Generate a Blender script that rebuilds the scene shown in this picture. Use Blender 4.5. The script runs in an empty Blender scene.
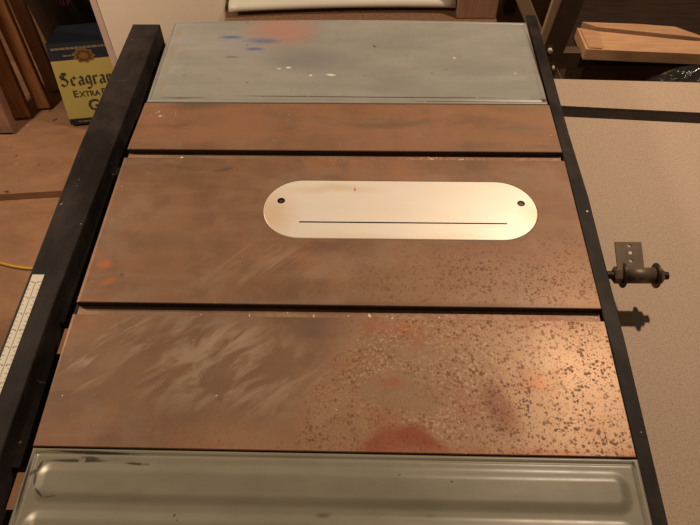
import bpy, bmesh, math, random
from mathutils import Vector, Matrix
random.seed(4)
S = bpy.context.scene
COL = S.collection
H = 0.86                                   # height of the saw's top above the floor
PI = math.pi

# ---------------------------------------------------------------- camera
FPX = 675.72
CAMP = Vector((0.38349, -0.29561, 0.74062 + H))
ROT = (Matrix.Rotation(0.0419039, 3, 'Z') @ Matrix.Rotation(0.654579, 3, 'X') @ Matrix.Rotation(-0.0215747, 3, 'Z'))
cd = bpy.data.cameras.new('camera'); cam = bpy.data.objects.new('camera', cd); COL.objects.link(cam)
cd.sensor_width = 36; cd.lens = FPX / 700 * 36; cd.clip_start = 0.02
cam.matrix_world = Matrix.Translation(CAMP) @ ROT.to_4x4()
S.camera = cam

def ray(px, py):
    return ROT @ Vector(((px - 350) / FPX, -(py - 262.5) / FPX, -1))
def atz(px, py, z):
    d = ray(px, py); return CAMP + d * ((z - CAMP.z) / d.z)
def aty(px, py, y):
    d = ray(px, py); return CAMP + d * ((y - CAMP.y) / d.y)

# ---------------------------------------------------------------- node helper
class M:
    def __init__(s, name, rough=0.5, metal=0.0, spec=0.5):
        s.m = bpy.data.materials.new(name); s.m.use_nodes = True
        s.t = s.m.node_tree; s.b = s.t.nodes['Principled BSDF']
        s.b.inputs['Roughness'].default_value = rough; s.b.inputs['Metallic'].default_value = metal
        s.b.inputs['Specular IOR Level'].default_value = spec
        s.co = s.t.nodes.new('ShaderNodeTexCoord').outputs['Object']
    def put(s, sock, v):
        if isinstance(v, bpy.types.NodeSocket): s.t.links.new(v, sock)
        elif isinstance(v, (tuple, list)) and len(v) == 3 and sock.type == 'RGBA': sock.default_value = (*v, 1)
        else: sock.default_value = v
    def math(s, op, a, b=0.0, c=0.0, clamp=False):
        n = s.t.nodes.new('ShaderNodeMath'); n.operation = op; n.use_clamp = clamp
        s.put(n.inputs[0], a); s.put(n.inputs[1], b); s.put(n.inputs[2], c); return n.outputs[0]
    def mul(s, a, b): return s.math('MULTIPLY', a, b)
    def add(s, a, b): return s.math('ADD', a, b)
    def inv(s, a): return s.math('SUBTRACT', 1.0, a)
    def map(s, loc=(0, 0, 0), rot=(0, 0, 0), sc=(1, 1, 1), src=None):
        n = s.t.nodes.new('ShaderNodeMapping'); s.put(n.inputs[0], src or s.co)
        n.inputs[1].default_value = loc; n.inputs[2].default_value = rot; n.inputs[3].default_value = sc
        return n.outputs[0]
    def noise(s, scale, detail=3, rough=0.5, vec=None, dist=0.0):
        n = s.t.nodes.new('ShaderNodeTexNoise'); s.put(n.inputs['Vector'], vec or s.co)
        n.inputs['Scale'].default_value = scale; n.inputs['Detail'].default_value = detail
        n.inputs['Roughness'].default_value = rough; n.inputs['Distortion'].default_value = dist
        return n.outputs['Fac']
    def step(s, v, a, b, lo=0.0, hi=1.0):
        n = s.t.nodes.new('ShaderNodeMapRange'); n.interpolation_type = 'SMOOTHSTEP'
        s.put(n.inputs[0], v); s.put(n.inputs[1], a); s.put(n.inputs[2], b)
        n.inputs[3].default_value = lo; n.inputs[4].default_value = hi; return n.outputs[0]
    def mix(s, f, a, b, mode='MIX'):
        n = s.t.nodes.new('ShaderNodeMix'); n.data_type = 'RGBA'; n.blend_type = mode
        s.put(n.inputs[0], f); s.put(n.inputs[6], a); s.put(n.inputs[7], b); return n.outputs[2]
    def xyz(s, v=None):
        n = s.t.nodes.new('ShaderNodeSeparateXYZ'); s.put(n.inputs[0], v or s.co); return n.outputs
    def warped(s, amt, scale):
        n = s.t.nodes.new('ShaderNodeTexNoise'); s.put(n.inputs['Vector'], s.co); n.inputs['Scale'].default_value = scale
        n.inputs['Detail'].default_value = 3
        a = s.t.nodes.new('ShaderNodeVectorMath'); a.operation = 'SUBTRACT'; s.put(a.inputs[0], n.outputs['Color']); a.inputs[1].default_value = (.5, .5, .5)
        c = s.t.nodes.new('ShaderNodeVectorMath'); c.operation = 'SCALE'; s.put(c.inputs[0], a.outputs[0]); c.inputs['Scale'].default_value = amt
        d = s.t.nodes.new('ShaderNodeVectorMath'); d.operation = 'ADD'; s.put(d.inputs[0], s.co); s.put(d.inputs[1], c.outputs[0])
        return d.outputs[0]
    def ell(s, src, cx, cy, rx, ry, inner=0.5, rot=0.0):      # 1 inside, 0 outside
        X = s.xyz(src)
        dx = s.math('SUBTRACT', X[0], cx); dy = s.math('SUBTRACT', X[1], cy)
        c, n = math.cos(rot), math.sin(rot)
        u = s.add(s.mul(dx, c / rx), s.mul(dy, n / rx)); v = s.add(s.mul(dx, -n / ry), s.mul(dy, c / ry))
        d = s.math('SQRT', s.add(s.mul(u, u), s.mul(v, v)))
        return s.step(d, inner, 1.0, 1.0, 0.0)
    def line(s, src, ax, ay, bx_, by_, wd, inner=.4):         # a scratch from a to b
        return s.ell(src, (ax + bx_) / 2, (ay + by_) / 2, math.hypot(bx_ - ax, by_ - ay) / 2 + wd, wd, inner, math.atan2(by_ - ay, bx_ - ax))
    def dots(s, scale, r0, r1, seed=0.0, vec=None):           # round-ish specks of uneven size
        n = s.t.nodes.new('ShaderNodeTexVoronoi'); s.put(n.inputs['Vector'], vec or s.map(loc=(seed, seed * .7, 0))); n.inputs['Scale'].default_value = scale
        q = s.xyz(n.outputs['Color'])
        rad = s.add(r0, s.mul(s.mul(q[0], q[0]), r1 - r0) if not isinstance(r1, bpy.types.NodeSocket) else s.mul(q[0], r1))
        return s.step(s.math('SUBTRACT', rad, n.outputs['Distance']), -.06, .10)
    def bump(s, h, strength=0.2, dist=0.001):
        n = s.t.nodes.new('ShaderNodeBump'); s.put(n.inputs['Height'], h)
        n.inputs['Strength'].default_value = strength; n.inputs['Distance'].default_value = dist
        s.t.links.new(n.outputs[0], s.b.inputs['Normal'])
    def done(s, col=None, rough=None, metal=None):
        if col is not None: s.put(s.b.inputs['Base Color'], col)
        if rough is not None: s.put(s.b.inputs['Roughness'], rough)
        if metal is not None: s.put(s.b.inputs['Metallic'], metal)
        return s.m

def flat(name, col, rough=0.5, metal=0.0, var=0.25, scale=30, spec=0.5, detail=4):
    m = M(name, rough, metal, spec); n = m.noise(scale, detail)
    return m.done(m.mix(n, tuple(c * (1 - var) for c in col), tuple(min(1, c * (1 + var)) for c in col)))

def wood(name, a, b, axis=1, scale=14, rough=0.6, ply=False):
    m = M(name, rough, 0, 0.3)
    sc = [9, 9, 9]; sc[axis] = 0.8
    g = m.noise(scale, 6, 0.6, m.map(sc=tuple(sc)), 0.6); l = m.noise(3, 3)
    c = m.mix(m.step(g, .3, .7), a, b); c = m.mix(m.mul(l, .35), c, tuple(x * .5 for x in a))
    m.bump(g, .15); return m.done(c)

# ---- rusty cast iron
def mat_iron():
    m = M('rusty_cast_iron', .45, .35, .5)
    w = m.warped(.05, 9); w2 = m.warped(.02, 35)
    X = m.xyz(); x, y = X[0], X[1]
    big = m.noise(5, 4, .6); mid = m.noise(22, 5, .6); streak = m.noise(7, 5, .6, m.map(sc=(1, 6, 1)), .4)
    base = m.mix(m.step(big, .35, .65), (.175, .092, .054), (.275, .142, .080))
    base = m.mix(m.mul(m.step(streak, .45, .7), .4), base, (.32, .20, .12))
    base = m.mix(m.mul(m.step(mid, .5, .72), .5), base, (.15, .095, .06))
    base = m.mix(m.mul(m.step(m.noise(13, 5, .65, m.map(loc=(5, 2, 0))), .5, .68), .4), base, (.30, .21, .15))
    base = m.mix(m.mul(m.step(m.noise(11, 5, .65, m.map(loc=(1, 7, 0))), .52, .68), .4), base, (.38, .17, .075))
    # orange-brown rust on the far strip and at the left border of the middle field
    far = m.step(y, .47, .53)
    base = m.mix(m.mul(far, m.step(m.noise(9, 4, .6, m.map(sc=(1, 3, 1))), .38, .62, .1, .7)), base, (.31, .155, .08))
    for px, py, rx, ry, c, f in ((200, 106, .07, .018, (.12, .085, .06), .7), (385, 124, .13, .012, (.15, .10, .07), .65),
                                 (520, 130, .06, .02, (.2, .14, .09), .5), (101, 265, .018, .013, (.50, .16, .05), .7),
                                 (104, 284, .015, .009, (.46, .15, .05), .6), (118, 277, .006, .005, (.09, .05, .04), .8),
                                 (225, 168, .022, .006, (.10, .07, .055), .8), (167, 165, .018, .008, (.17, .09, .06), .7),
                                 (203, 185, .008, .007, (.16, .09, .06), .6), (87, 322, .02, .010, (.42, .15, .06), .5),
                                 (175, 240, .10, .03, (.17, .11, .07), .45), (330, 322, .07, .02, (.17, .11, .075), .5),
                                 (200, 310, .09, .02, (.19, .13, .09), .4), (330, 265, .06, .03, (.36, .24, .16), .5),
                                 (90, 365, .03, .03, (.17, .115, .09), .5), (300, 245, .05, .02, (.13, .085, .055), .4)):
        cx, cy = atz(px, py, H)[:2]
        base = m.mix(m.mul(m.ell(w, cx, cy, rx, ry, .1), f), base, c)
    # polished left field with diagonal rub marks; its soft highlights painted as pale clouds
    pol = m.ell(w, .17, .105, .20, .115, .55, -.25)
    rub = m.noise(9, 5, .6, m.map(sc=(1.1, 7, 1), src=m.map(rot=(0, 0, -.75))), .8)
    rubm = m.mul(pol, m.step(rub, .5, .72)); patch = m.step(m.noise(11, 3), .4, .62)
    base = m.mix(m.mul(pol, .55), base, (.27, .175, .115))
    base = m.mix(m.mul(m.mul(rubm, patch), .75), base, (.60, .43, .30))
    pol2 = m.ell(w, .235, .27, .16, .05, .3, .2)
    base = m.mix(m.mul(m.mul(pol2, m.step(rub, .42, .66)), .45), base, (.42, .28, .19))
    cloud = m.noise(16, 4, .6, m.map(sc=(1, 2.4, 1), src=m.map(rot=(0, 0, -.75))), .5)
    base = m.mix(m.mul(m.mul(m.ell(w, .19, .115, .17, .10, .3, -.25), m.step(cloud, .44, .64)), .7), base, (.48, .36, .27))
    # pitted field
    xw = m.xyz(w)
    edge = m.add(.29, m.mul(m.math('SUBTRACT', y, .0), .35))
    pit1 = m.mul(m.step(m.math('SUBTRACT', xw[0], edge), -.03, .03), m.step(y, .20, .197, 0, 1))
    pitb = m.mul(m.mul(m.step(xw[1], .05, .0), m.step(xw[0], .05, .25)), .8)
    pit2 = m.mul(m.mul(m.step(xw[0], .27, .46), m.step(xw[1], .36, .26)), m.mul(m.step(y, .203, .21), .75))
    pit = m.math('MAXIMUM', m.math('MAXIMUM', pit1, pit2), pitb)
    right = m.mul(m.step(xw[0], .46, .64), m.step(xw[1], .30, .10, 0, 1))
    bright = m.mix(m.noise(14, 3), (.36, .205, .115), (.46, .28, .165))
    bright = m.mix(m.mul(right, .6), bright, (.52, .36, .235))
    base = m.mix(m.mul(pit, .62), base, bright)
    base = m.mix(m.mul(right, .35), base, (.48, .32, .21))
    # the smooth brown island and its yellow-edged specks
    isl = m.math('MAXIMUM', m.ell(w, .418, .072, .072, .036, .45), m.mul(m.ell(w, .455, .125, .05, .03, .3), .5))
    base = m.mix(m.mul(isl, .85), base, (.29, .185, .11))
    ring = m.mul(m.ell(w, .455, .10, .13, .11, .6), m.inv(isl))
    # specks
    dens = m.step(m.noise(18, 4, .65), .36, .64)
    wv = m.warped(.0035, 260)
    cen = m.mul(pit, m.inv(m.mul(isl, .75)))
    d1 = m.dots(250, -.08, .70, vec=wv); d2 = m.dots(520, -.02, .62, vec=wv)
    s1 = m.noise(300, 2, .5)
    sp1 = m.mul(m.mul(d1, m.add(.35, m.mul(dens, .65))), cen)
    sp2 = m.mul(m.mul(d2, m.add(.3, m.mul(dens, .6))), m.mul(cen, m.inv(m.mul(right, .25))))
    worm = m.mul(m.mul(m.step(s1, .47, .54), m.inv(right)), m.mul(cen, m.mul(dens, .6)))
    yel = m.mul(m.step(m.noise(230, 2, .5), .55, .60), m.mul(ring, .8))
    col = m.mix(m.mul(worm, .9), base, (.22, .095, .045))
    col = m.mix(m.mul(yel, .7), col, (.54, .38, .21))
    col = m.mix(m.mul(sp2, .7), col, (.24, .09, .042))
    col = m.mix(m.mul(sp1, .78), col, (.17, .062, .03))
    # red stains
    arc = m.math('SUBTRACT', m.ell(w2, .428, -.010, .060, .050, .75), m.mul(m.ell(w2, .435, -.012, .046, .032, .2), .6))
    col = m.mix(m.mul(m.math('MAXIMUM', arc, 0.0), .95), col, (.26, .060, .022))
    blot = m.mul(m.step(m.noise(15, 5, .65, m.map(loc=(9, 4, 0))), .52, .64), m.mul(pit, m.inv(m.mul(right, .5))))
    col = m.mix(m.mul(blot, .5), col, (.29, .11, .05))
    col = m.mix(m.mul(m.ell(w, .540, .058, .026, .052, .25, .2), .8), col, (.22, .085, .045))
    col = m.mix(m.mul(m.ell(w, .588, .085, .022, .018, .1), .55), col, (.48, .20, .09))
    col = m.mix(m.mul(m.ell(w, .42, .165, .05, .014, .2), .4), col, (.42, .13, .06))
    col = m.mix(m.mul(m.ell(w, .412, .082, .03, .012, .1), .7), col, (.36, .10, .05))
    # rust bleeding along every machined edge
    e = m.math('MINIMUM', m.math('ABSOLUTE', m.math('SUBTRACT', y, .190)), m.math('ABSOLUTE', m.math('SUBTRACT', y, .002)))
    er = m.mul(m.mul(m.step(e, .012, .0), m.step(mid, .4, .6)), m.step(x, .25, .5, .3, .85))
    col = m.mix(m.mul(er, .8), col, (.34, .12, .055))
    # pale nicks
    nick = m.step(m.noise(150, 2, .5, m.map(sc=(1, 1.6, 1))), .765, .78)
    col = m.mix(nick, col, (.75, .66, .55))
    sc1 = m.mul(m.ell(w, .045, .578, .032, .010, .3), m.step(m.noise(120, 3), .58, .62))
    col = m.mix(sc1, col, (.80, .70, .58))
    ro = m.math('SUBTRACT', .63, m.add(m.mul(m.math('MAXIMUM', pol, right), .12), m.mul(mid, .06)))
    ro = m.add(ro, m.mul(m.math('MAXIMUM', sp1, sp2), .2))
    me = m.mul(m.inv(m.math('MAXIMUM', sp1, sp2)), m.add(.16, m.mul(m.math('MAXIMUM', pol, right), .25)))
    m.bump(m.add(m.mul(m.inv(m.math('MAXIMUM', sp1, sp2)), .6), m.mul(mid, .5)), .25, .0006)
    return m.done(col, ro, me)

def mat_slot():
    m = M('rusty_slot', .55, .25); a = m.noise(160, 3); x = m.xyz()[0]; b = m.noise(14, 3)
    c = m.mix(m.step(b, .3, .7), (.24, .15, .10), (.36, .23, .15))
    c = m.mix(m.mul(m.step(a, .5, .56), m.step(x, .1, .6, .2, .8)), c, (.30, .09, .04))
    c = m.mix(m.step(m.noise(130, 2), .69, .71), c, (.8, .68, .55)); return m.done(c)

def mat_wing(name, chips_glints, lines=(), ca=(.275, .275, .255), cb=(.345, .34, .315)):
    m = M(name, .33, .0, .55)
    w = m.warped(.012, 14); n = m.noise(6, 4, .6, m.map(sc=(1, 3, 1))); f = m.noise(45, 4)
    c = m.mix(m.step(n, .3, .7), ca, cb)
    c = m.mix(m.mul(m.step(f, .55, .75), .25), c, (.24, .22, .185))
    for k, (cx, cy, rx, ry, col, s) in enumerate(chips_glints):
        c = m.mix(m.mul(m.ell(w, cx, cy, rx, ry, .15), s), c, col)
    w3 = m.warped(.0014, 60); brk_ = m.step(m.noise(70, 3), .30, .40)
    for (ax, ay, bx_, by_, wd, col, s) in lines:
        p, q = atz(ax, ay, H), atz(bx_, by_, H)
        c = m.mix(m.mul(m.mul(m.line(w3, p.x, p.y, q.x, q.y, wd * 1.35), brk_), s), c, col)
    sp = m.step(m.noise(90, 2, .4), .79, .80); c = m.mix(sp, c, (.11, .07, .045))
    sp = m.step(m.noise(80, 2, .4, m.map(loc=(3, 1, 0))), .80, .81); c = m.mix(sp, c, (.62, .58, .5))
    m.bump(n, .1, .002)
    return m.done(c, m.add(.27, m.mul(f, .16)))

def mat_plate():
    m = M('brushed_aluminium_plate', .42, .25, .6)
    w = m.warped(.03, 12); n = m.noise(10, 4, .6, m.map(sc=(1, 5, 1)))
    c = m.mix(n, (.93, .84, .72), (.98, .94, .88))
    for a in ((.245, .36, .05, .06, .65), (.33, .41, .1, .012, .5), (.63, .36, .035, .05, .5), (.44, .316, .2, .012, .35)):
        c = m.mix(m.mul(m.ell(w, *a[:4], .1), a[4]), c, (.80, .56, .34))
    c = m.mix(m.ell(w, .363, .408, .003, .004, .2), c, (.6, .12, .05))
    return m.done(c)

def mat_board():
    m = M('speckled_laminate', .6, 0, .3)
    a = m.noise(420, 2, .5); b = m.noise(300, 2, .5, m.map(loc=(2, 3, 1))); g = m.noise(4, 3)
    c = m.mix(g, (.475, .350, .262), (.54, .405, .305))
    c = m.mix(m.mul(m.step(a, .50, .64), .5), c, (.27, .195, .145)); c = m.mix(m.mul(m.step(b, .56, .68), .4), c, (.60, .49, .39))
    return m.done(c)

def mat_rail():
    m = M('black_painted_steel', .6, .0, .12)
    a = m.noise(18, 5, .6, m.map(sc=(1, .5, 1))); b = m.noise(9, 4, .6)
    c = m.mix(m.step(a, .35, .7), (.012, .0095, .009), (.034, .027, .025))
    c = m.mix(m.mul(m.step(b, .5, .75), .6), c, (.060, .043, .037))
    c = m.mix(m.step(m.noise(140, 2, .4), .775, .79), c, (.4, .32, .27))
    sc = m.step(m.noise(20, 2, .5, m.map(sc=(.4, 6, 1))), .74, .77); c = m.mix(m.mul(sc, .25), c, (.25, .2, .17))
    m.bump(a, .15); return m.done(c, m.add(.42, m.mul(b, .25)))

def mat_floor():
    m = M('dusty_plywood', .75, 0, .2)
    g = m.noise(5, 6, .65, m.map(sc=(1, 2.2, 1)), .6); b = m.noise(3, 4)
    c = m.mix(m.step(g, .3, .7), (.27, .145, .082), (.37, .205, .118)); c = m.mix(m.mul(m.step(b, .5, .7), .4), c, (.20, .12, .07))
    c = m.mix(m.step(m.noise(26, 3, .5), .70, .73), c, (.09, .05, .03)); c = m.mix(m.step(m.noise(31, 3, .5, m.map(loc=(4, 2, 0))), .72, .745), c, (.62, .45, .30))
    m.bump(g, .2, .002); return m.done(c)

IRON = mat_iron(); SLOT = mat_slot(); PLATE = mat_plate(); BOARD = mat_board(); BLACK = mat_rail(); FLOOR = mat_floor()
PLY2 = mat_floor(); PLY2.name = 'loose_plywood'
DARKPAINT = (.045, .035, .028)
def CH(px, py, rx, ry, col, f): p = atz(px, py, H); return (p.x, p.y, rx, ry, col, f)
BL, WH, BR, GLINT = (.06, .09, .30), (.85, .82, .75), (.10, .06, .04), (.33, .26, .14)
WINGF = mat_wing('grey_enamel_stained', [CH(283, 30, .10, .075, (.44, .22, .18), .75), CH(232, 38, .032, .008, BL, .95), CH(262, 41, .048, .012, (.11, .14, .28), .85),
    CH(254, 49, .027, .008, BL, .95), CH(305, 60, .12, .05, (.19, .19, .20), .55), CH(240, 45, .10, .05, (.30, .28, .33), .4), CH(289, 68, .007, .004, WH, 1), CH(279, 69, .006, .003, WH, .9),
    CH(311, 76, .004, .004, WH, .9), CH(331, 75, .012, .004, WH, .9), CH(455, 58, .003, .003, WH, .9), CH(514, 74, .002, .003, WH, .9),
    CH(232, 57, .018, .003, BR, .6), CH(247, 82, .003, .003, BR, .9), CH(363, 76, .002, .002, BR, .9), CH(183, 76, .003, .002, BR, .8),
    CH(178, 33, .012, .022, GLINT, .6), CH(173, 49, .011, .02, GLINT, .55), CH(167, 67, .010, .02, GLINT, .5), CH(161, 86, .009, .02, GLINT, .5),  # yellowish reflections at the rib ends, painted into the enamel colour
    CH(190, 98, .05, .0018, BR, .8), CH(545, 100, .010, .007, (.10, .05, .03), .95)],
    [(210, 96, 400, 97.5, .0013, BR, .8), (300, 97, 545, 98.5, .0014, BR, .9), (390, 100.5, 545, 102, .0013, BR, .9), (150, 97, 200, 98, .0012, BR, .6), (524, 24, 546, 96, .0016, BR, .9),
     (528, 40, 549, 101, .0012, BR, .8), (150, 100, 172, 25, .0010, BR, .5), (146, 101, 168, 28, .0008, BR, .5)])
LN = [(34, 449.5, 151, 455, .0016, DARKPAINT, 1), (60, 451, 120, 453.5, .0022, DARKPAINT, .8), (41, 460.5, 114, 461, .0020, DARKPAINT, 1), (80, 457.5, 100, 459, .0024, DARKPAINT, .9),
      (123, 463, 152, 465, .0016, DARKPAINT, .95), (43, 460.5, 36, 472, .0017, DARKPAINT, 1), (36, 472, 34, 487, .0016, DARKPAINT, 1), (34, 487, 43, 498, .0013, DARKPAINT, .9), (43, 498, 58, 496, .0008, DARKPAINT, .5),
      (29, 474, 37, 470, .0028, DARKPAINT, .9), (34, 450, 13, 525, .0018, DARKPAINT, 1), (618, 459.5, 634, 459.5, .0014, (.10, .09, .06), .9), (632, 460, 635, 468, .0014, (.10, .09, .06), .9)]
WINGN = mat_wing('grey_enamel_worn', [CH(44, 470, .004, .010, (.50, .44, .24), .8), CH(33, 521, .004, .010, (.50, .44, .24), .8), (.34, -.071, .012, .004, (.12, .07, .05), .8),  # first two spots are painted highlights on the rib ends
    (.30, -.07, .008, .004, (.25, .17, .10), .6), (.455, -.07, .010, .003, (.17, .12, .08), .6), (.45, -.012, .01, .004, (.35, .24, .17), .4),
    (.48, -.032, .003, .002, (.08, .05, .04), 1)], LN, (.205, .188, .140), (.255, .235, .180))
STEEL = flat('dull_steel', (.15, .11, .08), .5, .35, .3, 60)
DKSTEEL = flat('dark_oily_steel', (.07, .05, .036), .42, .6, .4, 60)
SIDESHADE = flat('shaded_iron_sides', (.055, .033, .022), .7, .1, .4, 60)  # near-black sides: the shade on the slot walls is put into the colour
LIP = flat('bare_steel_lip', (.40, .35, .28), .4, .4, .3, 80)
SCREW = flat('blackened_screw', (.04, .028, .02), .4, .5, .4, 200)
TAPE = flat('white_tape', (.70, .66, .55), .5, 0, .06, 40); INK = flat('black_ink', (.06, .05, .045), .6, 0, .1, 50)
TAPEM = flat('tape_centre_line', (.36, .32, .26), .5, 0, .1, 50)
BODY = flat('grey_saw_enamel', (.20, .20, .18), .4, 0, .15, 12)
STRIP = flat('black_gap_strip', (.016, .009, .006), .5, 0, .8, 14, .12)
CREAM = flat('cream_gloss_paint', (.86, .77, .66), .4, 0, .08, 7); PINKT = flat('pinkish_trim_paint', (.62, .47, .43), .5, 0, .12, 12)
NAVY = flat('navy_print', (.016, .020, .034), .5, 0, .2, 30); YEL = flat('yellow_print', (.52, .43, .13), .5, 0, .1, 9)
PRINT = flat('faded_print', (.22, .18, .14), .5, 0, .3, 40); CREST = flat('bronze_crest_print', (.22, .12, .035), .45, 0, .5, 90)
TXT = flat('dark_green_print', (.045, .05, .03), .5, 0, .1, 30)
KRAFT = flat('kraft_cardboard', (.30, .19, .11), .8, 0, .2, 30)
WD = wood('dark_red_wood', (.20, .08, .03), (.33, .14, .055), 2); WD2 = wood('orange_brown_wood', (.24, .10, .035), (.36, .16, .06), 2)
WL = wood('light_plank_wood', (.36, .19, .10), (.47, .27, .15), 2); WP = wood('pinkish_plank_wood', (.34, .18, .12), (.44, .26, .17), 2)
PINE = wood('pale_pine', (.66, .37, .20), (.80, .49, .28), 0); PINE2 = wood('pine_end', (.56, .31, .17), (.68, .40, .23), 0)
DARKW = wood('near_black_wood', (.022, .012, .008), (.05, .026, .017), 0)
CHIP = flat('brown_chipboard', (.19, .10, .055), .8, 0, .6, 120)
SHEET = flat('grey_white_sheet', (.66, .63, .55), .45, 0, .10, 10)
BLK = flat('black_rubbery_plastic', (.016, .014, .013), .5, 0, .4, 20)
BIN = flat('charcoal_bin_plastic', (.020, .019, .017), .55, 0, .25, 10)
BARL = flat('tan_painted_bar', (.46, .33, .22), .5, .1, .2, 25); BARD = flat('brown_painted_bar', (.13, .085, .055), .5, .1, .35, 25)
WHITE = flat('pale_nylon', (.72, .66, .58), .4, 0, .05, 40)
YCORD = flat('yellow_cord_jacket', (.56, .34, .04), .45, 0, .1, 30)
MAG = flat('magenta_cloth', (.085, .012, .028), .8, 0, .4, 14); GREYC = flat('grey_blue_cloth', (.13, .115, .125), .85, 0, .35, 16)
WALL = flat('dim_brown_wall', (.10, .07, .05), .8, 0, .3, 3)

def mat_bag():
    m = M('black_plastic_film', .16, 0, .8); n = m.noise(20, 4, .6, None, .8); m.bump(n, .8, .02); return m.done((.02, .02, .02))
BAG = mat_bag()

# ---------------------------------------------------------------- mesh helpers
def bx(bm, x0, x1, y0, y1, z0, z1, mi=0, bev=0.0):
    t = bmesh.new(); bmesh.ops.create_cube(t, size=1)
    for v in t.verts: v.co = Vector((x0 + (v.co.x + .5) * (x1 - x0), y0 + (v.co.y + .5) * (y1 - y0), z0 + (v.co.z + .5) * (z1 - z0)))
    if bev: bmesh.ops.bevel(t, geom=t.edges[:], offset=bev, segments=2, affect='EDGES', profile=.6)
    join(bm, t, mi)
def join(bm, t, mi=0, mat=None):
    if mat is not None: bmesh.ops.transform(t, matrix=mat, verts=t.verts[:])
    mp = {v: bm.verts.new(v.co) for v in t.verts}
    for f in t.faces:
        try: g = bm.faces.new([mp[v] for v in f.verts])
        except ValueError: continue
        g.material_index = mi if mi else f.material_index; g.smooth = f.smooth
    t.free()
def prism(bm, pts, z0, z1, mi=0, bev=0.0):               # pts: plan outline, counter-clockwise
    t = bmesh.new()
    f = t.faces.new([t.verts.new((p[0], p[1], z0)) for p in pts])
    r = bmesh.ops.extrude_face_region(t, geom=[f])
    for v in r['geom']:
        if isinstance(v, bmesh.types.BMVert): v.co.z = z1
    bmesh.ops.recalc_face_normals(t, faces=t.faces[:])
    if bev: bmesh.ops.bevel(t, geom=t.edges[:], offset=bev, segments=2, affect='EDGES', profile=.6)
    join(bm, t, mi)
def frame_to(p, q):
    z = (q - p).normalized(); u = Vector((0, 0, 1)) if abs(z.z) < .95 else Vector((1, 0, 0))
    x = u.cross(z).normalized(); y = z.cross(x)
    return Matrix(((x.x, y.x, z.x, p.x), (x.y, y.y, z.y, p.y), (x.z, y.z, z.z, p.z), (0, 0, 0, 1)))
def cyl(bm, p, q, r, seg=24, mi=0, r2=None, bev=0.0, smooth=True):
    p, q = Vector(p), Vector(q); L = (q - p).length
    t = bmesh.new(); bmesh.ops.create_cone(t, cap_ends=True, segments=seg, radius1=r, radius2=r if r2 is None else r2, depth=L)
    bmesh.ops.translate(t, verts=t.verts[:], vec=(0, 0, L / 2))
    if smooth:
        for f in t.faces: f.smooth = len(f.verts) == 4
    if bev: bmesh.ops.bevel(t, geom=[e for e in t.edges if any(len(f.verts) > 4 for f in e.link_faces)], offset=bev, segments=2, affect='EDGES')
    join(bm, t, mi, frame_to(p, q))
def beam(bm, p, q, w, d, face=Vector((0, -1, 0)), bev=0.002, mi=0):     # rectangular bar: w across, d along `face`
    p, q = Vector(p), Vector(q); z = (q - p).normalized(); y = (face - z * face.dot(z)).normalized(); x = y.cross(z)
    t = bmesh.new(); bmesh.ops.create_cube(t, size=1); L = (q - p).length
    for v in t.verts: v.co = Vector((v.co.x * w, v.co.y * d, (v.co.z + .5) * L))
    if bev: bmesh.ops.bevel(t, geom=t.edges[:], offset=bev, segments=2, affect='EDGES')
    join(bm, t, mi, Matrix(((x.x, y.x, z.x, p.x), (x.y, y.y, z.y, p.y), (x.z, y.z, z.z, p.z), (0, 0, 0, 1))))
def tube(bm, pts, r, seg=10):
    pts = [Vector(p) for p in pts]; rings = []
    for i, p in enumerate(pts):
        d = (pts[min(i + 1, len(pts) - 1)] - pts[max(i - 1, 0)]).normalized()
        s = d.cross(Vector((0, 0, 1))).normalized(); u = s.cross(d)
        rings.append([bm.verts.new(p + s * (r * math.cos(a * 2 * PI / seg)) + u * (r * math.sin(a * 2 * PI / seg))) for a in range(seg)])
    for a, b in zip(rings, rings[1:]):
        for k in range(seg):
            f = bm.faces.new((a[k], a[(k + 1) % seg], b[(k + 1) % seg], b[k])); f.smooth = True
    bm.faces.new(rings[0]); bm.faces.new(rings[-1])
def smooth_path(pts, n=8):
    P = [Vector(p) for p in pts]; o = []
    for i in range(len(P) - 1):
        a, b, c, d = P[max(i - 1, 0)], P[i], P[i + 1], P[min(i + 2, len(P) - 1)]
        for k in range(n):
            t = k / n; o.append(.5 * (2 * b + (c - a) * t + (2 * a - 5 * b + 4 * c - d) * t * t + (3 * b - a - 3 * c + d) * t ** 3))
    return o + [P[-1]]

def thing(name, loc, label, cat, group=None):
    o = bpy.data.objects.new(name, None); COL.objects.link(o); o.location = loc; o.empty_display_size = .1
    o['label'] = label; o['category'] = cat
    if group: o['group'] = group
    return o
def wloc(o):
    v = Vector(o.location)
    while o.parent: o = o.parent; v += Vector(o.location)
    return v
def part(name, bm, mats, parent, label=None):            # geometry given in world coordinates; object space = world space
    me = bpy.data.meshes.new(name); bmesh.ops.recalc_face_normals(bm, faces=bm.faces[:]); bm.to_mesh(me); bm.free()
    for m in (mats if isinstance(mats, (list, tuple)) else [mats]): me.materials.append(m)
    o = bpy.data.objects.new(name, me); COL.objects.link(o)
    if parent: o.parent = parent; o.location = -wloc(parent)
    if label: o['label'] = label
    return o
def single(name, bm, mats, label, cat, group=None, kind=None):
    xs = [v.co for v in bm.verts]
    c = Vector(((min(v.x for v in xs) + max(v.x for v in xs)) / 2, (min(v.y for v in xs) + max(v.y for v in xs)) / 2, min(v.z for v in xs)))
    for v in bm.verts: v.co -= c
    o = part(name, bm, mats, None); o.location = c
    if kind: o['kind'] = kind
    if label: o['label'] = label; o['category'] = cat
    if group: o['group'] = group
    return o

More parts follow.
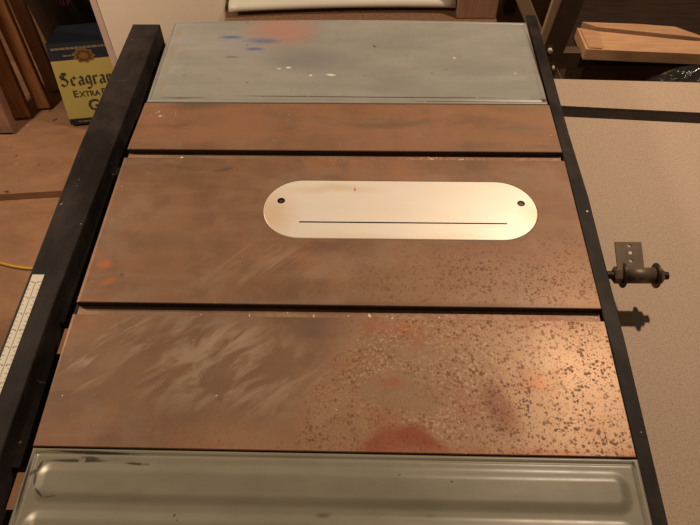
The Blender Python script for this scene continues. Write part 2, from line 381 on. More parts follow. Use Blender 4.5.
# ---------------------------------------------------------------- the room
b = bmesh.new(); bx(b, -1.5, 3.2, -1.6, 3.4, -.05, 0); o = single('floor', b, FLOOR, None, None, kind='structure')
b = bmesh.new(); bx(b, -1.56, -1.5, -1.6, 3.4, 0, 2.5); single('wall_left', b, WALL, None, None, kind='structure')
b = bmesh.new(); bx(b, -1.56, 3.2, 3.4, 3.46, 0, 2.5); single('wall_back', b, WALL, None, None, kind='structure')

# ---------------------------------------------------------------- TABLE SAW
saw = thing('table_saw', (.34, .30, 0), 'rusty old table saw with brown stained iron top and grey steel wings', 'table saw')
def lerp_tab(t, y):
    if y <= t[0][0]: return t[0][1]
    for (a, u), (c, v) in zip(t, t[1:]):
        if y <= c: return u + (v - u) * (y - a) / (c - a)
    return t[-1][1]
LE = [(-.09, .001), (0, .001), (.20, -.003), (.49, -.002), (.61, .003), (.85, .005)]
RE = [(-.09, .688), (0, .689), (.20, .690), (.49, .688), (.61, .685), (.85, .680)]
def bow(x, y):                                            # the worn casting is not perfectly straight along its ends
    u = x / .686; return lerp_tab(LE, y) * (1 - u) + lerp_tab(RE, y) * u
S1, S2, S3, SW = .2010, .4955, .6105, .0190              # far lips of the two slots, far edge, slot width
T = .038
RX0, RX1, RY, RR = .2868, .5737, .3717, .0573            # throat opening

def stadium(x0, x1, yc, r, n=28):
    p = [(x1 + r * math.cos(a), yc + r * math.sin(a)) for a in [-PI / 2 + PI * i / n for i in range(n + 1)]]
    return p + [(x0 + r * math.cos(a), yc + r * math.sin(a)) for a in [PI / 2 + PI * i / n for i in range(n + 1)]]
def holed(bm, outer, holes, z, mi=0):
    t = bmesh.new()
    for loop in [outer] + holes:
        vs = [t.verts.new((p[0], p[1], z)) for p in loop]
        for i in range(len(vs)): t.edges.new((vs[i], vs[(i + 1) % len(vs)]))
    bmesh.ops.triangle_fill(t, edges=t.edges[:], use_beauty=True)
    for f in t.faces:
        if f.normal.z < 0: f.normal_flip()
    join(bm, t, mi)
def wallring(bm, loop, z0, z1, mi=0, smooth=False):
    a = [bm.verts.new((p[0], p[1], z0)) for p in loop]; c = [bm.verts.new((p[0], p[1], z1)) for p in loop]
    for i in range(len(a)):
        j = (i + 1) % len(a); f = bm.faces.new((a[i], a[j], c[j], c[i])); f.material_index = mi; f.smooth = smooth
def edge_pts(x, ys): return [(bow(x, y), y) for y in ys]
def seg_outline(y0, y1, n=6):
    ys = [y0 + (y1 - y0) * i / n for i in range(n + 1)]
    return [(bow(0, y0), y0)] + edge_pts(.686, ys) + [(bow(0, y), y) for y in reversed(ys[1:])]

b = bmesh.new(); ch = .0009
def field(y0, y1, hole=None):
    out = seg_outline(y0, y1)
    inn = [(min(max(p[0], 0), 9), p[1]) for p in seg_outline(y0 + ch, y1 - ch)]
    cx = .343
    inn = [(p[0] + (ch if p[0] < cx else -ch), p[1]) for p in inn]
    holed(b, inn, [hole] if hole else [], H)
    n = len(out)
    vo = [b.verts.new((p[0], p[1], H - ch)) for p in out]; vi = [b.verts.new((p[0], p[1], H)) for p in inn]
    for i in range(n):
        j = (i + 1) % n; b.faces.new((vo[i], vo[j], vi[j], vi[i]))
    return out
thr = stadium(RX0, RX1, RY, RR + .0006)
for (y0, y1, h) in ((0.0008, S1 - SW, None), (S1, S2 - SW, thr), (S2, S3 - .0008, None)):
    out = field(y0, y1, h)
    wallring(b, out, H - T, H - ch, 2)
wallring(b, thr, H - .007, H)
thin = stadium(RX0, RX1, RY, RR - .006); holed(b, thr, [thin], H - .007); wallring(b, thin, H - T, H - .007)
for s in (S1, S2):                                        # slot floors
    ys = (s - SW, s)
    vs = [b.verts.new((bow(0, ys[0]) + .001, ys[0], H - .0095)), b.verts.new((bow(.686, ys[0]) - .001, ys[0], H - .0095)),
          b.verts.new((bow(.686, ys[1]) - .001, ys[1], H - .0095)), b.verts.new((bow(0, ys[1]) + .001, ys[1], H - .0095))]
    b.faces.new(vs).material_index = 1
    for x in (0, .686):
        e = .001 if x == 0 else -.001
        b.faces.new([b.verts.new((bow(x, ys[0]) + e, ys[0], H - .0095)), b.verts.new((bow(x, ys[1]) + e, ys[1], H - .0095)),
                     b.verts.new((bow(x, ys[1]) + e, ys[1], H - T)), b.verts.new((bow(x, ys[0]) + e, ys[0], H - T))])
holed(b, seg_outline(.0008, S3 - .0008), [thin], H - T)
top = part('cast_iron_top', b, [IRON, SLOT, SIDESHADE], saw, 'rusty pitted cast iron top with two mitre slots')

# throat plate
b = bmesh.new(); pl = stadium(RX0, RX1, RY, RR - .0001); pin = stadium(RX0, RX1, RY, RR - .0010)
slit = [(.284, .3437), (.584, .3443), (.584, .3466), (.284, .3462)]
holes = [slit]
SC = [(.2545, .3862), (.6090, .3850)]
for (sx, sy) in SC: holes.append([(sx + .0058 * math.cos(a * PI / 10), sy + .0058 * math.sin(a * PI / 10)) for a in range(20)])
holed(b, pin, holes, H + .0006)
n = len(pl); vo = [b.verts.new((p[0], p[1], H - .0002)) for p in pl]; vi = [b.verts.new((p[0], p[1], H + .0006)) for p in pin]
for i in range(n): b.faces.new((vo[i], vo[(i + 1) % n], vi[(i + 1) % n], vi[i]))
wallring(b, pl, H - .006, H - .0002, smooth=True); wallring(b, slit, H - .006, H + .0006, 1)
for hl in holes[1:]: wallring(b, hl, H - .005, H + .0006, 1)
plate = part('throat_plate', b, [PLATE, SCREW], saw, 'bright bare metal blade insert with a narrow slit')
for (sx, sy) in SC:
    b = bmesh.new(); c = Vector((sx, sy, 0))
    cyl(b, (sx, sy, H - .0045), (sx, sy, H - .0012), .0028, 20, 0, .0052)
    for a in (.5, .5 + PI / 2):
        d = Vector((math.cos(a), math.sin(a), 0)) * .003
        beam(b, Vector((sx, sy, H - .0009)) - d, Vector((sx, sy, H - .0009)) + d, .0009, .0006, Vector((0, 0, 1)), 0, 1)
    cyl(b, (sx, sy, H - .003), (sx, sy, H - .0011), .0022, 12, 1)
    part('screw', b, [SCREW, STEEL], plate, 'blackened countersunk screw')

# blade insert cavity below stays dark: arbor housing / cabinet
b = bmesh.new(); bx(b, .10, .60, .05, .56, .42, H - T - .001, 0, .006); bx(b, .085, .615, .035, .575, .40, .43, 0, .004)
part('saw_body', b, BODY, saw)
for sx, sy in ((0, 0), (1, 0), (0, 1), (1, 1)):
    b = bmesh.new(); x = .60 if sx else .10; y = .56 if sy else .05
    beam(b, (x + (.06 if sx else -.06), y + (.06 if sy else -.06), 0.002), (x, y, .405), .05, .004, Vector((0, -1, 0)), .0008)
    beam(b, (x + (.06 if sx else -.06), y + (.06 if sy else -.06), 0.002), (x, y, .405), .05, .004, Vector((1, 0, 0)), .0008)
    part('leg', b, BODY, saw)

# wings: pressed steel with raised ribs
def wing(y0, y1, x0, x1, ribs, mat, name, label, xr, rh):
    nx, ny = 260, int((y1 - y0) / .0013)
    b = bmesh.new(); rows = []
    def hh(x, y):
        z = 0
        for (c, hw) in ribs:
            qx = max(abs(x - .343) - (xr - .018), 0); qy = max(abs(y - c) - (hw - .018), 0)
            d = math.hypot(qx, qy) - .018
            t = min(max(-d / .0135, 0), 1); z = max(z, rh * t * t * (3 - 2 * t))
        de = min(y - y0, y1 - y, x - x0, x1 - x)             # folded rim: rolled edge with a shallow crease behind it
        if de < .0014: z -= .0014 * (1 - de / .0014) ** 2
        z -= .0013 * math.exp(-((de - .0065) / .0014) ** 2)
        return z
    xs = [x0 + (x1 - x0) * .5 * (1 - math.cos(PI * (i / nx) ** 1)) * 1.0 for i in range(nx + 1)]
    for j in range(ny + 1):
        y = y0 + (y1 - y0) * j / ny
        rows.append([b.verts.new((bow(x, y), y + ripple(x, y, y0), H + hh(x, y))) for x in xs])
    for j in range(ny):
        for i in range(nx):
            f = b.faces.new((rows[j][i], rows[j][i + 1], rows[j + 1][i + 1], rows[j + 1][i])); f.smooth = True
    bd = rows[0] + [r[-1] for r in rows[1:]] + rows[-1][-2::-1] + [r[0] for r in rows[-2:0:-1]]
    lo = [b.verts.new((v.co.x, v.co.y, H - .032)) for v in bd]
    for i in range(len(bd)):
        j = (i + 1) % len(bd); f = b.faces.new((bd[i], lo[i], lo[j], bd[j])); f.material_index = 1
    return part(name, b, [mat, LIP], saw, label)
def ripple(x, y, y0):                                     # the far wing's outer edge bulges a few millimetres
    return (.008 * math.sin(PI * min(max(x / .686, 0), 1)) * ((y - .61) / .24)) if y0 > .3 else 0
wing(S3 + .0008, .848, .002, .684, [(.640 + .0535 * k, .021) for k in range(4)], WINGF, 'extension_wing', 'grey steel wing with faint red and blue paint stains', .322, .0010)
wing(-.2385, -.0010, .001, .687, [(-.0400 - .0535 * k, .0245) for k in range(4)], WINGN, 'extension_wing', 'grey steel wing with ribs and black scratches at its corner', .329, .0028)

# front rail: square steel tube on a flange, white measuring tape along it
def rx(y): return lerp_tab([(-.55, -.0785), (.2, -.0795), (.5, -.0795), (.838, -.0685)], y)     # left face of the rail
RW = .0475
def quadprism(b, f0, f1, y0, y1, z0, z1, mi=0, bev=0): prism(b, [(f0(y0), y0), (f1(y0), y0), (f1(y1), y1), (f0(y1), y1)], z0, z1, mi, bev)
b = bmesh.new(); ys = [-.55, .2, .838]
prism(b, [(rx(-.55), -.55), (rx(-.55) + RW, -.55), (rx(.2) + RW, .2), (rx(.838) + RW + .005, .838), (rx(.838), .838), (rx(.5), .5), (rx(.2), .2)], H - .050, H + .001, 0, .0016)
rail = part('front_rail', b, BLACK, saw, 'square black steel rail, scuffed')
b = bmesh.new()                                           # flange pieces that carry the rail; gaps stay open
for (y0, y1) in ((-.55, -.062), (-.014, .139), (.187, .690), (.748, .800)):
    quadprism(b, lambda y: rx(y) + RW - .001, lambda y: bow(0, y) - .0015, y0, y1, H - .046, H - .030, 0, .0008)
    quadprism(b, lambda y: bow(0, y) - .0055, lambda y: bow(0, y) - .0012, y0, y1, H - .030, H - .013, 0, .0008)
part('rail_flange', b, BLACK, rail)
b = bmesh.new(); ty0, ty1 = -.50, .244
def tx(y): return rx(y) + .0045
quadprism(b, tx, lambda y: tx(y) + .0165, ty0, ty1, H + .001, H + .0016)
y = ty1 - .012; k = 0
while y > ty0:
    L = .0042 if k % 4 == 0 else (.003 if k % 2 == 0 else .002)
    for s in (0, 1):
        x = tx(y) + (.0006 if s == 0 else .0159 - L)
        bx(b, x, x + L, y - .0003, y + .0003, H + .0016, H + .0018, 1)
    if k % 4 == 0:
        bx(b, tx(y) + .0050, tx(y) + .0064, y - .0022, y - .0007, H + .0016, H + .0018, 1)
        bx(b, tx(y) + .0108, tx(y) + .0122, y - .0022, y - .0007, H + .0016, H + .0018, 1)
    y -= .00635; k += 1
quadprism(b, lambda y: tx(y) + .0078, lambda y: tx(y) + .0090, ty0, ty1 - .012, H + .0016, H + .0018, 2)
part('measuring_tape', b, [TAPE, INK, TAPEM], rail, 'white adhesive ruler tape with black ticks')

# rear rail: black angle iron
b = bmesh.new()
def r0(y): return bow(.686, y) + .0012
def r1(y): return lerp_tab([(-.2, .704), (-.07, .706), (.14, .710), (.40, .711), (.54, .706), (.69, .704), (.9, .700)], y)
yy = [-.30, -.07, .14, .40, .54, .69, .875]
prism(b, [(r0(y), y) for y in reversed(yy)] + [(r1(y), y) for y in yy], H - .006, H - .0015, 0, .0008)
prism(b, [(r1(y) - .0045, y) for y in reversed(yy)] + [(r1(y), y) for y in yy], H - .050, H - .0062, 0, .0008)
rear = part('rear_rail', b, BLACK, saw, 'narrow black angle iron rail')
for y in (.295, .505, .09):
    b = bmesh.new(); cyl(b, (r1(y) - .001, y, H - .03), (r1(y) + .004, y, H - .03), .006, 6, 0, bev=.0006, smooth=False); part('bolt_head', b, DKSTEEL, rear)
b = bmesh.new(); cyl(b, (.7035, .372, H - .0016), (.7035, .372, H - .0004), .0014, 10); part('rivet', b, WHITE, rear, 'tiny pale rivet')

# bracket on its spindle, bolted to the rear rail
by, bz = .262, H - .008
b = bmesh.new(); cyl(b, (.733, by, bz), (.776, by, bz), .0112, 28, 0, bev=.0006)
# plate with three holes, lying level just beyond the tube
px0, px1, py0, py1 = .7235, .7595, .004, .0450
hol = [[(.7425 + .0030 * math.cos(a * PI / 8), yc + .0024 * math.sin(a * PI / 8)) for a in range(16)] for yc in (.0180, .0290, .0395)]
ol = [(px0, py0), (px1, py0), (px1, py1), (px0, py1)]
t_ = bmesh.new(); holed(t_, ol, hol, .0095); holed(t_, ol, hol, .0065)
for l in [ol] + hol: wallring(t_, l, .0065, .0095)
TILT = Matrix.Translation((0, by, bz)) @ Matrix.Rotation(math.radians(20), 4, 'X')
join(b, t_, 0, TILT)
brk = part('mounting_bracket', b, STEEL, saw, 'steel hinge bracket with drilled plate')
b = bmesh.new(); cyl(b, TILT @ Vector((.7425, .029, .004)), TILT @ Vector((.7425, .029, .0100)), .0024, 14); part('rivet', b, WHITE, brk, 'pale rivet in the middle hole')
b = bmesh.new()
cyl(b, (.7062, by, bz), (.7935, by, bz), .0048, 20)
for i in range(9): cyl(b, (.7085 + i * .0016, by, bz), (.7093 + i * .0016, by, bz), .0056, 16, smooth=False)
for i in range(4): cyl(b, (.789 + i * .0014, by, bz), (.7897 + i * .0014, by, bz), .0055, 16, smooth=False)
part('spindle', b, DKSTEEL, brk, 'threaded rod')
for x in (.7315, .7765):
    b = bmesh.new(); cyl(b, (x, by, bz), (x + .0028, by, bz), .0175, 32, bev=.0006); part('washer', b, DKSTEEL, brk)
for x0, x1, r in ((.7205, .7313, .0118), (.7795, .7865, .0108)):
    b = bmesh.new(); cyl(b, (x0, by, bz), (x1, by, bz), r, 6, 0, bev=.0008, smooth=False); part('hex_nut', b, STEEL, brk)

# ---------------------------------------------------------------- outfeed table on the right
zt = .793
oft = thing('outfeed_table', (1.15, .1, 0), 'low beige speckled tabletop right of the black rail with a black strip across', 'table')
def slab(pts, name, mat, label=None, z1=zt, th=.02):
    b = bmesh.new(); prism(b, pts, z1 - th, z1, 0, .0008); return part(name, b, mat, oft, label)
slab([(.716, -.62), (1.62, -.62), (1.62, .599), (.716, .6605)], 'tabletop', BOARD, 'speckled beige laminate panel')
slab([(.716, .6905), (1.62, .6285), (1.62, .737), (.716, .768)], 'tabletop', BOARD, 'narrow far speckled beige panel')
slab([(.716, .6612), (1.62, .5997), (1.62, .6278), (.716, .6898)], 'joint_strip', STRIP, 'black sunken strip', zt - .004, .014)
b = bmesh.new(); bx(b, .73, 1.6, -.6, -.57, .70, .773); bx(b, .73, 1.6, .55, .58, .70, .773); bx(b, .73, .76, -.57, .55, .70, .773); bx(b, 1.57, 1.6, -.57, .55, .70, .773)
part('apron', b, BARD, oft)
for x in (.775, 1.555):
    for y in (-.55, .53):
        b = bmesh.new(); bx(b, x - .025, x + .025, y - .02, y + .02, 0, .70, 0, .003); part('leg', b, BARD, oft)

# ---------------------------------------------------------------- left: plywood, planks, gin carton, bin, panel
b = bmesh.new()
prism(b, [(-1.3, 1.120), (-.30, 1.215), (-.30, 1.45), (-1.3, 1.45)], .001, .03, 0, .001)
single('plywood_sheet', b, PLY2, 'flat brown plywood sheet on the floor left of the long black rail', 'plywood')
b = bmesh.new(); tube(b, smooth_path([tuple(atz(px, py, .007)) for px, py in ((-60, 250), (-25, 257), (0, 263), (18, 267), (36, 268), (70, 262), (110, 250))]), .0045)
single('extension_cord', b, YCORD, 'yellow cord on the floor, running beneath the black rail at left', 'cord')

def plank(pb, pt, Y, w, th, mat, label, ex=1.12, z0=.001, face=(0.15, -1, 0)):
    p = aty(*pb, Y); q = aty(*pt, Y); d = (q - p).normalized()
    p = p + d * ((z0 + .012 - p.z) / d.z); L = .62 / d.z * ex
    b = bmesh.new(); beam(b, p, p + d * L, w, th, Vector(face), .002)
    return single('leaning_plank', b, mat, label, 'plank', 'planks leaning at far left')
plank((6, 128), (-18, 74), 1.50, .060, .05, WP, 'pinkish plank end at the left edge of the photo, lowest of the leaning planks')
plank((21, 112), (-22, 15), 1.57, .062, .03, WD, 'dark reddish plank standing just inside the pinkish end')
plank((46, 111), (-1, 5), 1.62, .050, .025, WD2, 'narrow orange brown plank between two dark gaps among the leaning planks')
plank((62, 108), (17, 0), 1.72, .044, .025, WL, 'palest leaning plank, nearest the dark bin and yellow carton', 1.0)

# gin carton: face in its own frame u (right), v (up), n (towards the viewer)
PB = atz(71, 125, .012); yaw = math.radians(9); lean = math.radians(15)
U = Vector((math.cos(yaw), math.sin(yaw), 0)); Nn = Vector((math.sin(yaw), -math.cos(yaw), 0))
V = (Vector((0, 0, 1)) * math.cos(lean) - Nn * math.sin(lean)); NF = U.cross(V)
CW, CHT, CD = .34, .288, .19
def cp(u, v, n=0.0): return PB + U * u + V * v + NF * n
ctn = thing('bottle_carton', tuple(PB + U * CW / 2 - NF * CD / 2), 'yellow and navy liquor carton with old-style lettering on the floor behind the rail', 'box')
def cbox(b, u0, u1, v0, v1, n0, n1, mi=0):
    vs = [b.verts.new(cp(u, v, n)) for n in (n0, n1) for v in (v0, v1) for u in (u0, u1)]
    for f in ((0, 1, 3, 2), (4, 5, 7, 6), (0, 1, 5, 4), (2, 3, 7, 6), (0, 2, 6, 4), (1, 3, 7, 5)): b.faces.new([vs[i] for i in f]).material_index = mi
def cshift():                                             # keep the leaning box's rear foot on the floor
    return 0
b = bmesh.new(); cbox(b, 0, CW, 0, CHT, -CD, 0, 0)
V0, V1 = .022, .230
cbox(b, 0, CW, V0, V1, 0, .0006, 1); cbox(b, 0, CW, 0, V0, 0, .0006, 0); cbox(b, 0, CW, V1, CHT, 0, .0006, 0)
part('carton_body', b, [NAVY, YEL], ctn)
def pen(b, strokes, u0, v0, s, nib=.13, ang=math.radians(38), n=.0012, mi=0):
    for st in strokes:
        for (x1, y1), (x2, y2) in zip(st, st[1:]):
            k = Vector((math.cos(ang), math.sin(ang))) * nib
            P = [(x1 - k.x, y1 - k.y), (x1 + k.x, y1 + k.y), (x2 + k.x, y2 + k.y), (x2 - k.x, y2 - k.y)]
            e = Vector((x2 - x1, y2 - y1)); cr = abs(k.x * e.y - k.y * e.x)
            if cr < 1e-4: 
                q = Vector((-k.y, k.x)).normalized() * .03
                P = [(x1 - k.x - q.x, y1 - k.y - q.y), (x2 + k.x - q.x, y2 + k.y - q.y), (x2 + k.x + q.x, y2 + k.y + q.y), (x1 - k.x + q.x, y1 - k.y + q.y)]
            f = b.faces.new([b.verts.new(cp(u0 + p[0] * s, v0 + p[1] * s, n)) for p in P]); f.material_index = mi
GL = {'S': ([[(1.0, 1.25), (.85, 1.5), (.45, 1.5), (.2, 1.2), (.35, .9), (.8, .75), (1.0, .45), (.8, .1), (.4, .0), (.1, .25)], [(.05, .55), (.2, .7)], [(.6, 1.5), (.6, .8)]], 1.3),
      'e': ([[(.2, .15), (.2, .8), (.55, 1.0), (.75, .75), (.2, .45)], [(.2, .15), (.5, 0), (.8, .2)]], .98),
      'a': ([[(.15, .85), (.45, 1.0), (.7, .8), (.7, .1), (.85, .05)], [(.7, .55), (.2, .45), (.2, .15), (.4, 0), (.7, .2)]], 1.0),
      'g': ([[(.7, .9), (.4, 1.0), (.18, .75), (.18, .3), (.4, .1), (.7, .3)], [(.7, 1.0), (.7, -.2), (.45, -.5), (.1, -.35)]], 1.0),
      'r': ([[(.2, 1.0), (.2, .05), (.35, 0)], [(.2, .75), (.5, 1.0), (.68, .85)]], .8),
      'm': ([[(.2, 1.0), (.2, .0)], [(.2, .8), (.5, 1.0), (.6, .8), (.6, .0)], [(.6, .8), (.9, 1.0), (1.0, .8), (1.0, .05), (1.12, .0)]], 1.35),
      "'": ([[(.15, 1.5), (.15, 1.25)]], .4),
      's': ([[(.65, .85), (.4, 1.0), (.2, .75), (.6, .45), (.6, .15), (.35, 0), (.12, .15)]], .85)}
b = bmesh.new(); u = .010
for chh in "Seagram's":
    st, wd = GL[chh]; pen(b, [[(x * .84, y) for x, y in q] for q in st], u, .142, .030, .16); u += wd * .0253
part('lettering', b, TXT, ctn, 'dark blackletter words')
def text(b, body, u0, v0, size, n=.0012, mi=0, align='LEFT'):
    cu = bpy.data.curves.new('t', 'FONT'); cu.body = body; cu.size = size; cu.align_x = align; cu.resolution_u = 2; cu.offset = size * .028
    o = bpy.data.objects.new('t', cu); COL.objects.link(o)
    me = bpy.data.meshes.new_from_object(o.evaluated_get(bpy.context.evaluated_depsgraph_get()))
    vs = [b.verts.new(cp(u0 + v.co.x, v0 + v.co.y, n)) for v in me.vertices]
    for p in me.polygons:
        try: b.faces.new([vs[i] for i in p.vertices]).material_index = mi
        except ValueError: pass
    bpy.data.objects.remove(o); bpy.data.curves.remove(cu); bpy.data.meshes.remove(me)
b = bmesh.new(); text(b, 'E', .040, .100, .034); text(b, 'XTRA', .061, .100, .027); text(b, 'D', .136, .100, .034); text(b, 'RY', .159, .100, .027)
text(b, 'G', .078, .047, .058); text(b, 'IN', .124, .047, .046)
part('lettering', b, TXT, ctn, 'dark capital letters')
random.seed(11)                                           # faint small print on the navy bands
for u0_, u1_, v0_, v1_ in ((.012, .30, .266, .273), (.03, .28, .008, .013), (.045, .085, .243, .248)):
    b = bmesh.new(); u = u0_
    while u < u1_:
        w = random.uniform(.006, .018); cbox(b, u, u + w, v0_, v1_, .0006, .0011); u += w + .0025
    part('small_print', b, PRINT, ctn, 'faded unreadable small print')
b = bmesh.new(); cc = (.112, .240); o_ = []
for i in range(36):
    a = 2 * PI * i / 36; r = .0275 + .0035 * math.cos(a * 9); o_.append((cc[0] + r * 1.25 * math.cos(a), cc[1] + r * .92 * math.sin(a) * (1.1 if math.sin(a) > 0 else .85)))
for n0, sc_, mi in ((.0014, 1, 0), (.0018, .72, 1), (.0022, .45, 0)):
    f = b.faces.new([b.verts.new(cp(cc[0] + (p[0] - cc[0]) * sc_, cc[1] + (p[1] - cc[1]) * sc_, n0)) for p in o_]); f.material_index = mi
part('crest', b, [CREST, flat('brown_crest_print', (.10, .045, .02), .5, 0, .5, 110)], ctn, 'bronze scalloped crest')

# dark bin behind the carton with a cloth in it
b = bmesh.new(); bc = Vector((-.70, 2.06, 0))
def frust(b, cx, cy, r0, r1, z0, z1, seg=32):
    a = [b.verts.new((cx + r0 * math.cos(2 * PI * i / seg), cy + r0 * math.sin(2 * PI * i / seg), z0)) for i in range(seg)]
    c = [b.verts.new((cx + r1 * math.cos(2 * PI * i / seg), cy + r1 * math.sin(2 * PI * i / seg), z1)) for i in range(seg)]
    for i in range(seg): f = b.faces.new((a[i], a[(i + 1) % seg], c[(i + 1) % seg], c[i])); f.smooth = True
    return a, c
a, c = frust(b, bc.x, bc.y, .20, .24, .001, .60); b.faces.new(a)
a2, c2 = frust(b, bc.x, bc.y, .25, .25, .575, .60); a3, c3 = frust(b, bc.x, bc.y, .195, .232, .02, .60)
b.faces.new(a3)
for i in range(32): b.faces.new((c2[i], c2[(i + 1) % 32], c3[(i + 1) % 32], c3[i]))
single('rubbish_bin', b, BIN, 'charcoal bin standing in the dark behind the yellow carton', 'bin')

# cream panel standing upright
YP = 1.46
xl = aty(112, 65, YP).x; xr = aty(227, 20, YP).x
pan = thing('cream_panel', ((xl + xr) / 2, YP, 0), 'cream painted door panel standing upright behind the far end of the black rail', 'door panel')
b = bmesh.new(); bx(b, xl + .020, xr, YP, YP + .035, .002, 1.30, 0, .005); part('door_slab', b, CREAM, pan)
b = bmesh.new(); bx(b, xl - .001, xl + .0195, YP + .001, YP + .034, .002, 1.30, 0, .003); part('edge_trim', b, PINKT, pan, 'pinkish edge strip')

# ---------------------------------------------------------------- behind the far wing
def plan(pts, z): return [tuple(atz(px, py, z)[:2]) for px, py in pts]
YB = 1.62
ben = thing('storage_bench', (.75, 1.8, 0), 'brown chipboard bench beyond the far grey wing', 'bench')
zb = .50
x0 = xr + .004; x1 = aty(455, 10, YB).x
xq = aty(499, 14, 1.40).x
b = bmesh.new(); bx(b, x0, xq, 1.30, 2.25, zb - .03, zb, 0, .002); part('bench_top', b, CHIP, ben)
for xx in (x0 + .04, xq - .04):
    for y in (1.36, 2.18): b = bmesh.new(); bx(b, xx - .03, xx + .03, y - .03, y + .03, .001, zb - .031, 0, .003); part('leg', b, WD, ben)
# pale rolled-edge sheet lying on the bench
z2 = zb + .003
p0 = atz(230, 18, z2 + .0); p1 = atz(345, 13.5, z2); p2 = atz(455, 13.5, z2)
b = bmesh.new(); rows = []
prof = [(.03, 0), (.006, .002), (0, .010), (.004, .02), (.016, .026), (.30, .030), (.60, .03)]
N = 24
for i in range(N + 1):
    t = i / N; x = p0.x + (p2.x - p0.x) * t
    y = p0.y * (1 - t) * (1 - 2 * t) + 4 * p1.y * t * (1 - t) - p2.y * t * (1 - 2 * t)
    rows.append([b.verts.new((x, y + a, z2 + c + .012)) for a, c in prof] + [b.verts.new((x, y + .60, z2 + .012))])
for r, s in zip(rows, rows[1:]):
    for k in range(len(r)): f = b.faces.new((r[k], r[(k + 1) % len(r)], s[(k + 1) % len(s)], s[k])); f.smooth = True
b.faces.new(rows[0]); b.faces.new(rows[-1])
for k in (0, 1):                                          # runners it rests on, in the dark gap
    yy_ = p1.y + .12 + k * .3; bx(b, p0.x + .02, p2.x - .02, yy_, yy_ + .03, zb, z2 + .0125, 1)
single('enamel_tray', b, [SHEET, BLK], 'grey white tray with a rolled edge lying on the chipboard bench', 'tray')
b = bmesh.new(); xa = aty(458, 8, 1.42).x; xe = aty(497, 12, 1.42).x; bx(b, xa, xe, 1.42, 1.47, zb + .001, 1.10, 0, .003)
single('timber_block', b, WP, 'upright pinkish brown timber beside the right end of the pale tray', 'timber')
b = bmesh.new(); beam(b, atz(516, 26, .50), aty(503, -12, 1.75), .012, .012, Vector((0, -1, 0)), .001)
sp = atz(516, 26, .50); b.free(); b = bmesh.new()
q = aty(503, -12, 1.75); d = (sp - q).normalized(); foot = sp + d * ((.004 - sp.z) / d.z)
beam(b, foot, q, .012, .012, Vector((0, -1, 0)), .001)
single('wooden_stick', b, WL, 'thin orange stick leaning in the dark right of the bench', 'stick')

# ---------------------------------------------------------------- right background: low shelf with pine pieces, folding stand, plastic bag
zs = .46
shf = thing('storage_shelf', (1.5, 1.5, 0), 'dark low shelf under the loose pine boards at top right', 'shelf')
b = bmesh.new(); bx(b, .93, 2.2, 1.30, 2.3, zs - .03, zs, 0, .002); part('shelf_board', b, DARKW, shf)
for xx in (.96, 2.17):
    for y in (1.33, 2.27): b = bmesh.new(); bx(b, xx - .025, xx + .025, y - .025, y + .025, .001, zs - .031, 0, .002); part('leg', b, BARD, shf)
h1 = .034; z1 = zs + .001 + h1
fl = atz(586, 49, z1); bl = atz(577, 27.5, z1); fr = atz(702, 54, z1); br = atz(702, 43, z1)
gl = atz(597, 31, z1); gr = atz(690, 40.5, z1)
ex = (fr - fl).normalized() * .35
b = bmesh.new(); prism(b, [fl[:2], (fr + ex)[:2], (br + ex)[:2], gr[:2], gl[:2], bl[:2]], zs + .001, z1, 0, .0012)
r_ = single('pine_board', b, PINE, 'pale thick pine board with square end, front one on the dark shelf', 'board', 'pine boards on the shelf')
nl = atz(600, 50.5, z1 + .003); el = atz(598, 33, z1 + .003)
b = bmesh.new(); a_ = [atz(580, 30, z1)[:2], atz(588.5, 48.5, z1)[:2], atz(602, 49.3, z1)[:2], atz(597, 33.5, z1)[:2]]
prism(b, a_, z1 + .0003, z1 + .004, 0, .0008); single('pine_cleat', b, WL if False else PINE2, 'small pine cleat lying across the left end of the front pine board', 'wood piece')
z3 = zs + .001 + .037
b = bmesh.new(); pts = [atz(583, 24.2, z3), atz(598, 29.3, z3), atz(690, 38.7, z3), atz(712, 41.5, z3), atz(676, 29, z3), atz(640, 26.3, z3)]
off = Vector((0, .012, 0)); prism(b, [(p + off)[:2] for p in pts], zs + .001, z3, 0, .0012)
single('pine_board', b, PINE2, 'darker narrow pine board wedged behind the pale front pine board', 'board', 'pine boards on the shelf')
# cloth hanging behind
def cloth(name, px0, px1, py, Y, ztop, zbot, mat, label, cat):
    b = bmesh.new(); xa = aty(px0, py, Y).x; xb = aty(px1, py, Y).x; R_ = []
    for j in range(13):
        z = ztop + (zbot - ztop) * j / 12; w = 1 - .35 * (j / 12) ** 2
        R_.append([(xa + (xb - xa) * (.5 + (i / 16 - .5) * w), Y + .02 * math.sin(i * 1.15 + j * .12) * (.5 + .5 * w), z) for i in range(17)])
    for s in (0, 1):
        g = [[b.verts.new((x, y + s * .004, z)) for x, y, z in r] for r in R_]
        for r, t in zip(g, g[1:]):
            for i in range(16): f = b.faces.new((r[i], r[i + 1], t[i + 1], t[i])); f.smooth = True
    return single(name, b, mat, label, cat)
cloth('hanging_rag', 636, 655, 14, 1.80, .95, .50, GREYC, 'grey blue rag hanging behind the pine boards', 'rag')
cloth('hanging_rag', 68, 80, 25, 1.79, .85, .32, MAG, 'dim magenta cloth hanging in front of the charcoal bin', 'cloth')

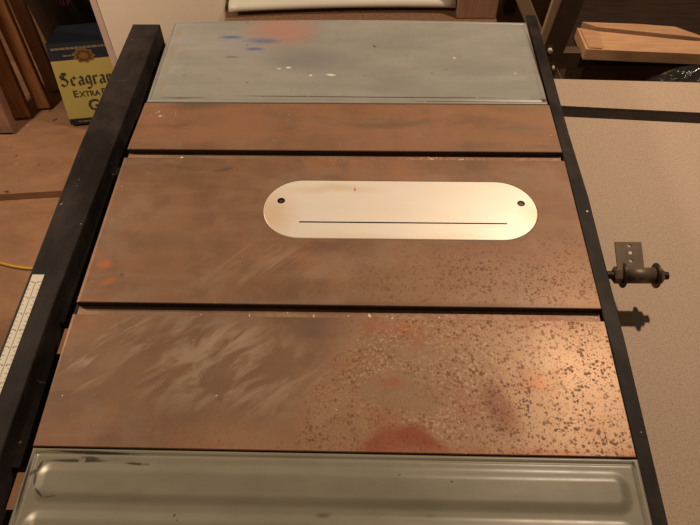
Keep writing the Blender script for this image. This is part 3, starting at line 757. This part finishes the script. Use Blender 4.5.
# folding stand: crossed legs
stand = thing('folding_stand', (1.02, 1.2, 0), 'brown folding stand with crossed legs between far wing and shelf', 'stand')
def bar(pa, Ya, pb, Yb, w, d, mat, name='leg', label=None, down=None, fc=(0, -1, 0)):
    p = aty(*pa, Ya); q = aty(*pb, Yb); dd = (q - p).normalized()
    if down is not None: q = p + dd * ((down - p.z) / dd.z)
    p = p - dd * .08
    b = bmesh.new(); beam(b, p, q, w, d, Vector(fc), .0015); return part(name, b, mat, stand, label)
bar((556, 0), 1.175, (539, 50), 1.175, .016, .016, BARL, label='tan slender bar', down=.30)
bar((523, 0), 1.21, (541, 44), 1.21, .030, .014, BARL, label='tan brace bar', down=.28)
bar((572, 0), 1.195, (549, 60), 1.195, .052, .020, BARD, label='broad brown leg', down=.003)
bar((576, 0), 1.235, (584, 26), 1.235, .018, .018, BARL, 'brace', down=.70)
b = bmesh.new(); P = aty(550, 51, 1.18); cyl(b, P + Vector((0, .02, 0)), P + Vector((0, -.004, 0)), .006, 16, bev=.001); part('bolt', b, WHITE, stand, 'pale bolt head')
b = bmesh.new(); P = aty(553.5, 68, 1.18); cyl(b, P + Vector((0, .03, 0)), P + Vector((0, -.004, 0)), .0035, 14); part('bolt', b, WHITE, stand, 'small pale bolt head')
b = bmesh.new(); bx(b, .86, .935, 1.222, 1.25, .48, .53, 0, .002)
part('cross_rail', b, BARD, stand)
b = bmesh.new(); bx(b, .76, .98, 1.185, 1.205, .001, .003, 0, 0); bx(b, .86, .90, 1.10, 1.29, .003, .03, 0, .002); part('foot', b, BARD, stand)

# black crumpled plastic bag and black crate
b = bmesh.new(); bmesh.ops.create_icosphere(b, subdivisions=5, radius=1)
from mathutils import noise as mn
for v in b.verts:
    p = v.co.copy(); r = 1 + .16 * mn.noise(p * 2.2) + .10 * abs(mn.noise(p * 5)) + .05 * mn.noise(p * 11)
    v.co = Vector((p.x * r * .42, p.y * r * .16, max(p.z * r * .345, -.30)))
for f in b.faces: f.smooth = True
zmin = min(v.co.z for v in b.verts)
bmesh.ops.translate(b, verts=b.verts[:], vec=(1.30, 1.00, .002 - zmin))
single('plastic_bag', b, BAG, 'shiny black plastic bag beyond the far edge of the beige tabletop', 'bag')

# ---------------------------------------------------------------- light
def lamp(name, loc, power, size, col):
    l = bpy.data.lights.new(name, 'POINT'); l.energy = power; l.shadow_soft_size = size; l.color = col
    o = bpy.data.objects.new(name, l); COL.objects.link(o); o.location = loc; return o
lamp('bulb_light', (1.14, 1.08, 2.35), 46, .035, (1, .76, .53))
lamp('second_bulb_light', (-1.05, .76, 1.50), 27, .08, (1, .77, .54))
wd = bpy.data.worlds.new('world'); S.world = wd; wd.use_nodes = True
wd.node_tree.nodes['Background'].inputs[0].default_value = (1, .72, .5, 1); wd.node_tree.nodes['Background'].inputs[1].default_value = .045
S.view_settings.view_transform = 'Standard'; S.view_settings.look = 'None'; S.view_settings.gamma = 1; S.view_settings.exposure = 1.0
S.view_settings.use_curve_mapping = False
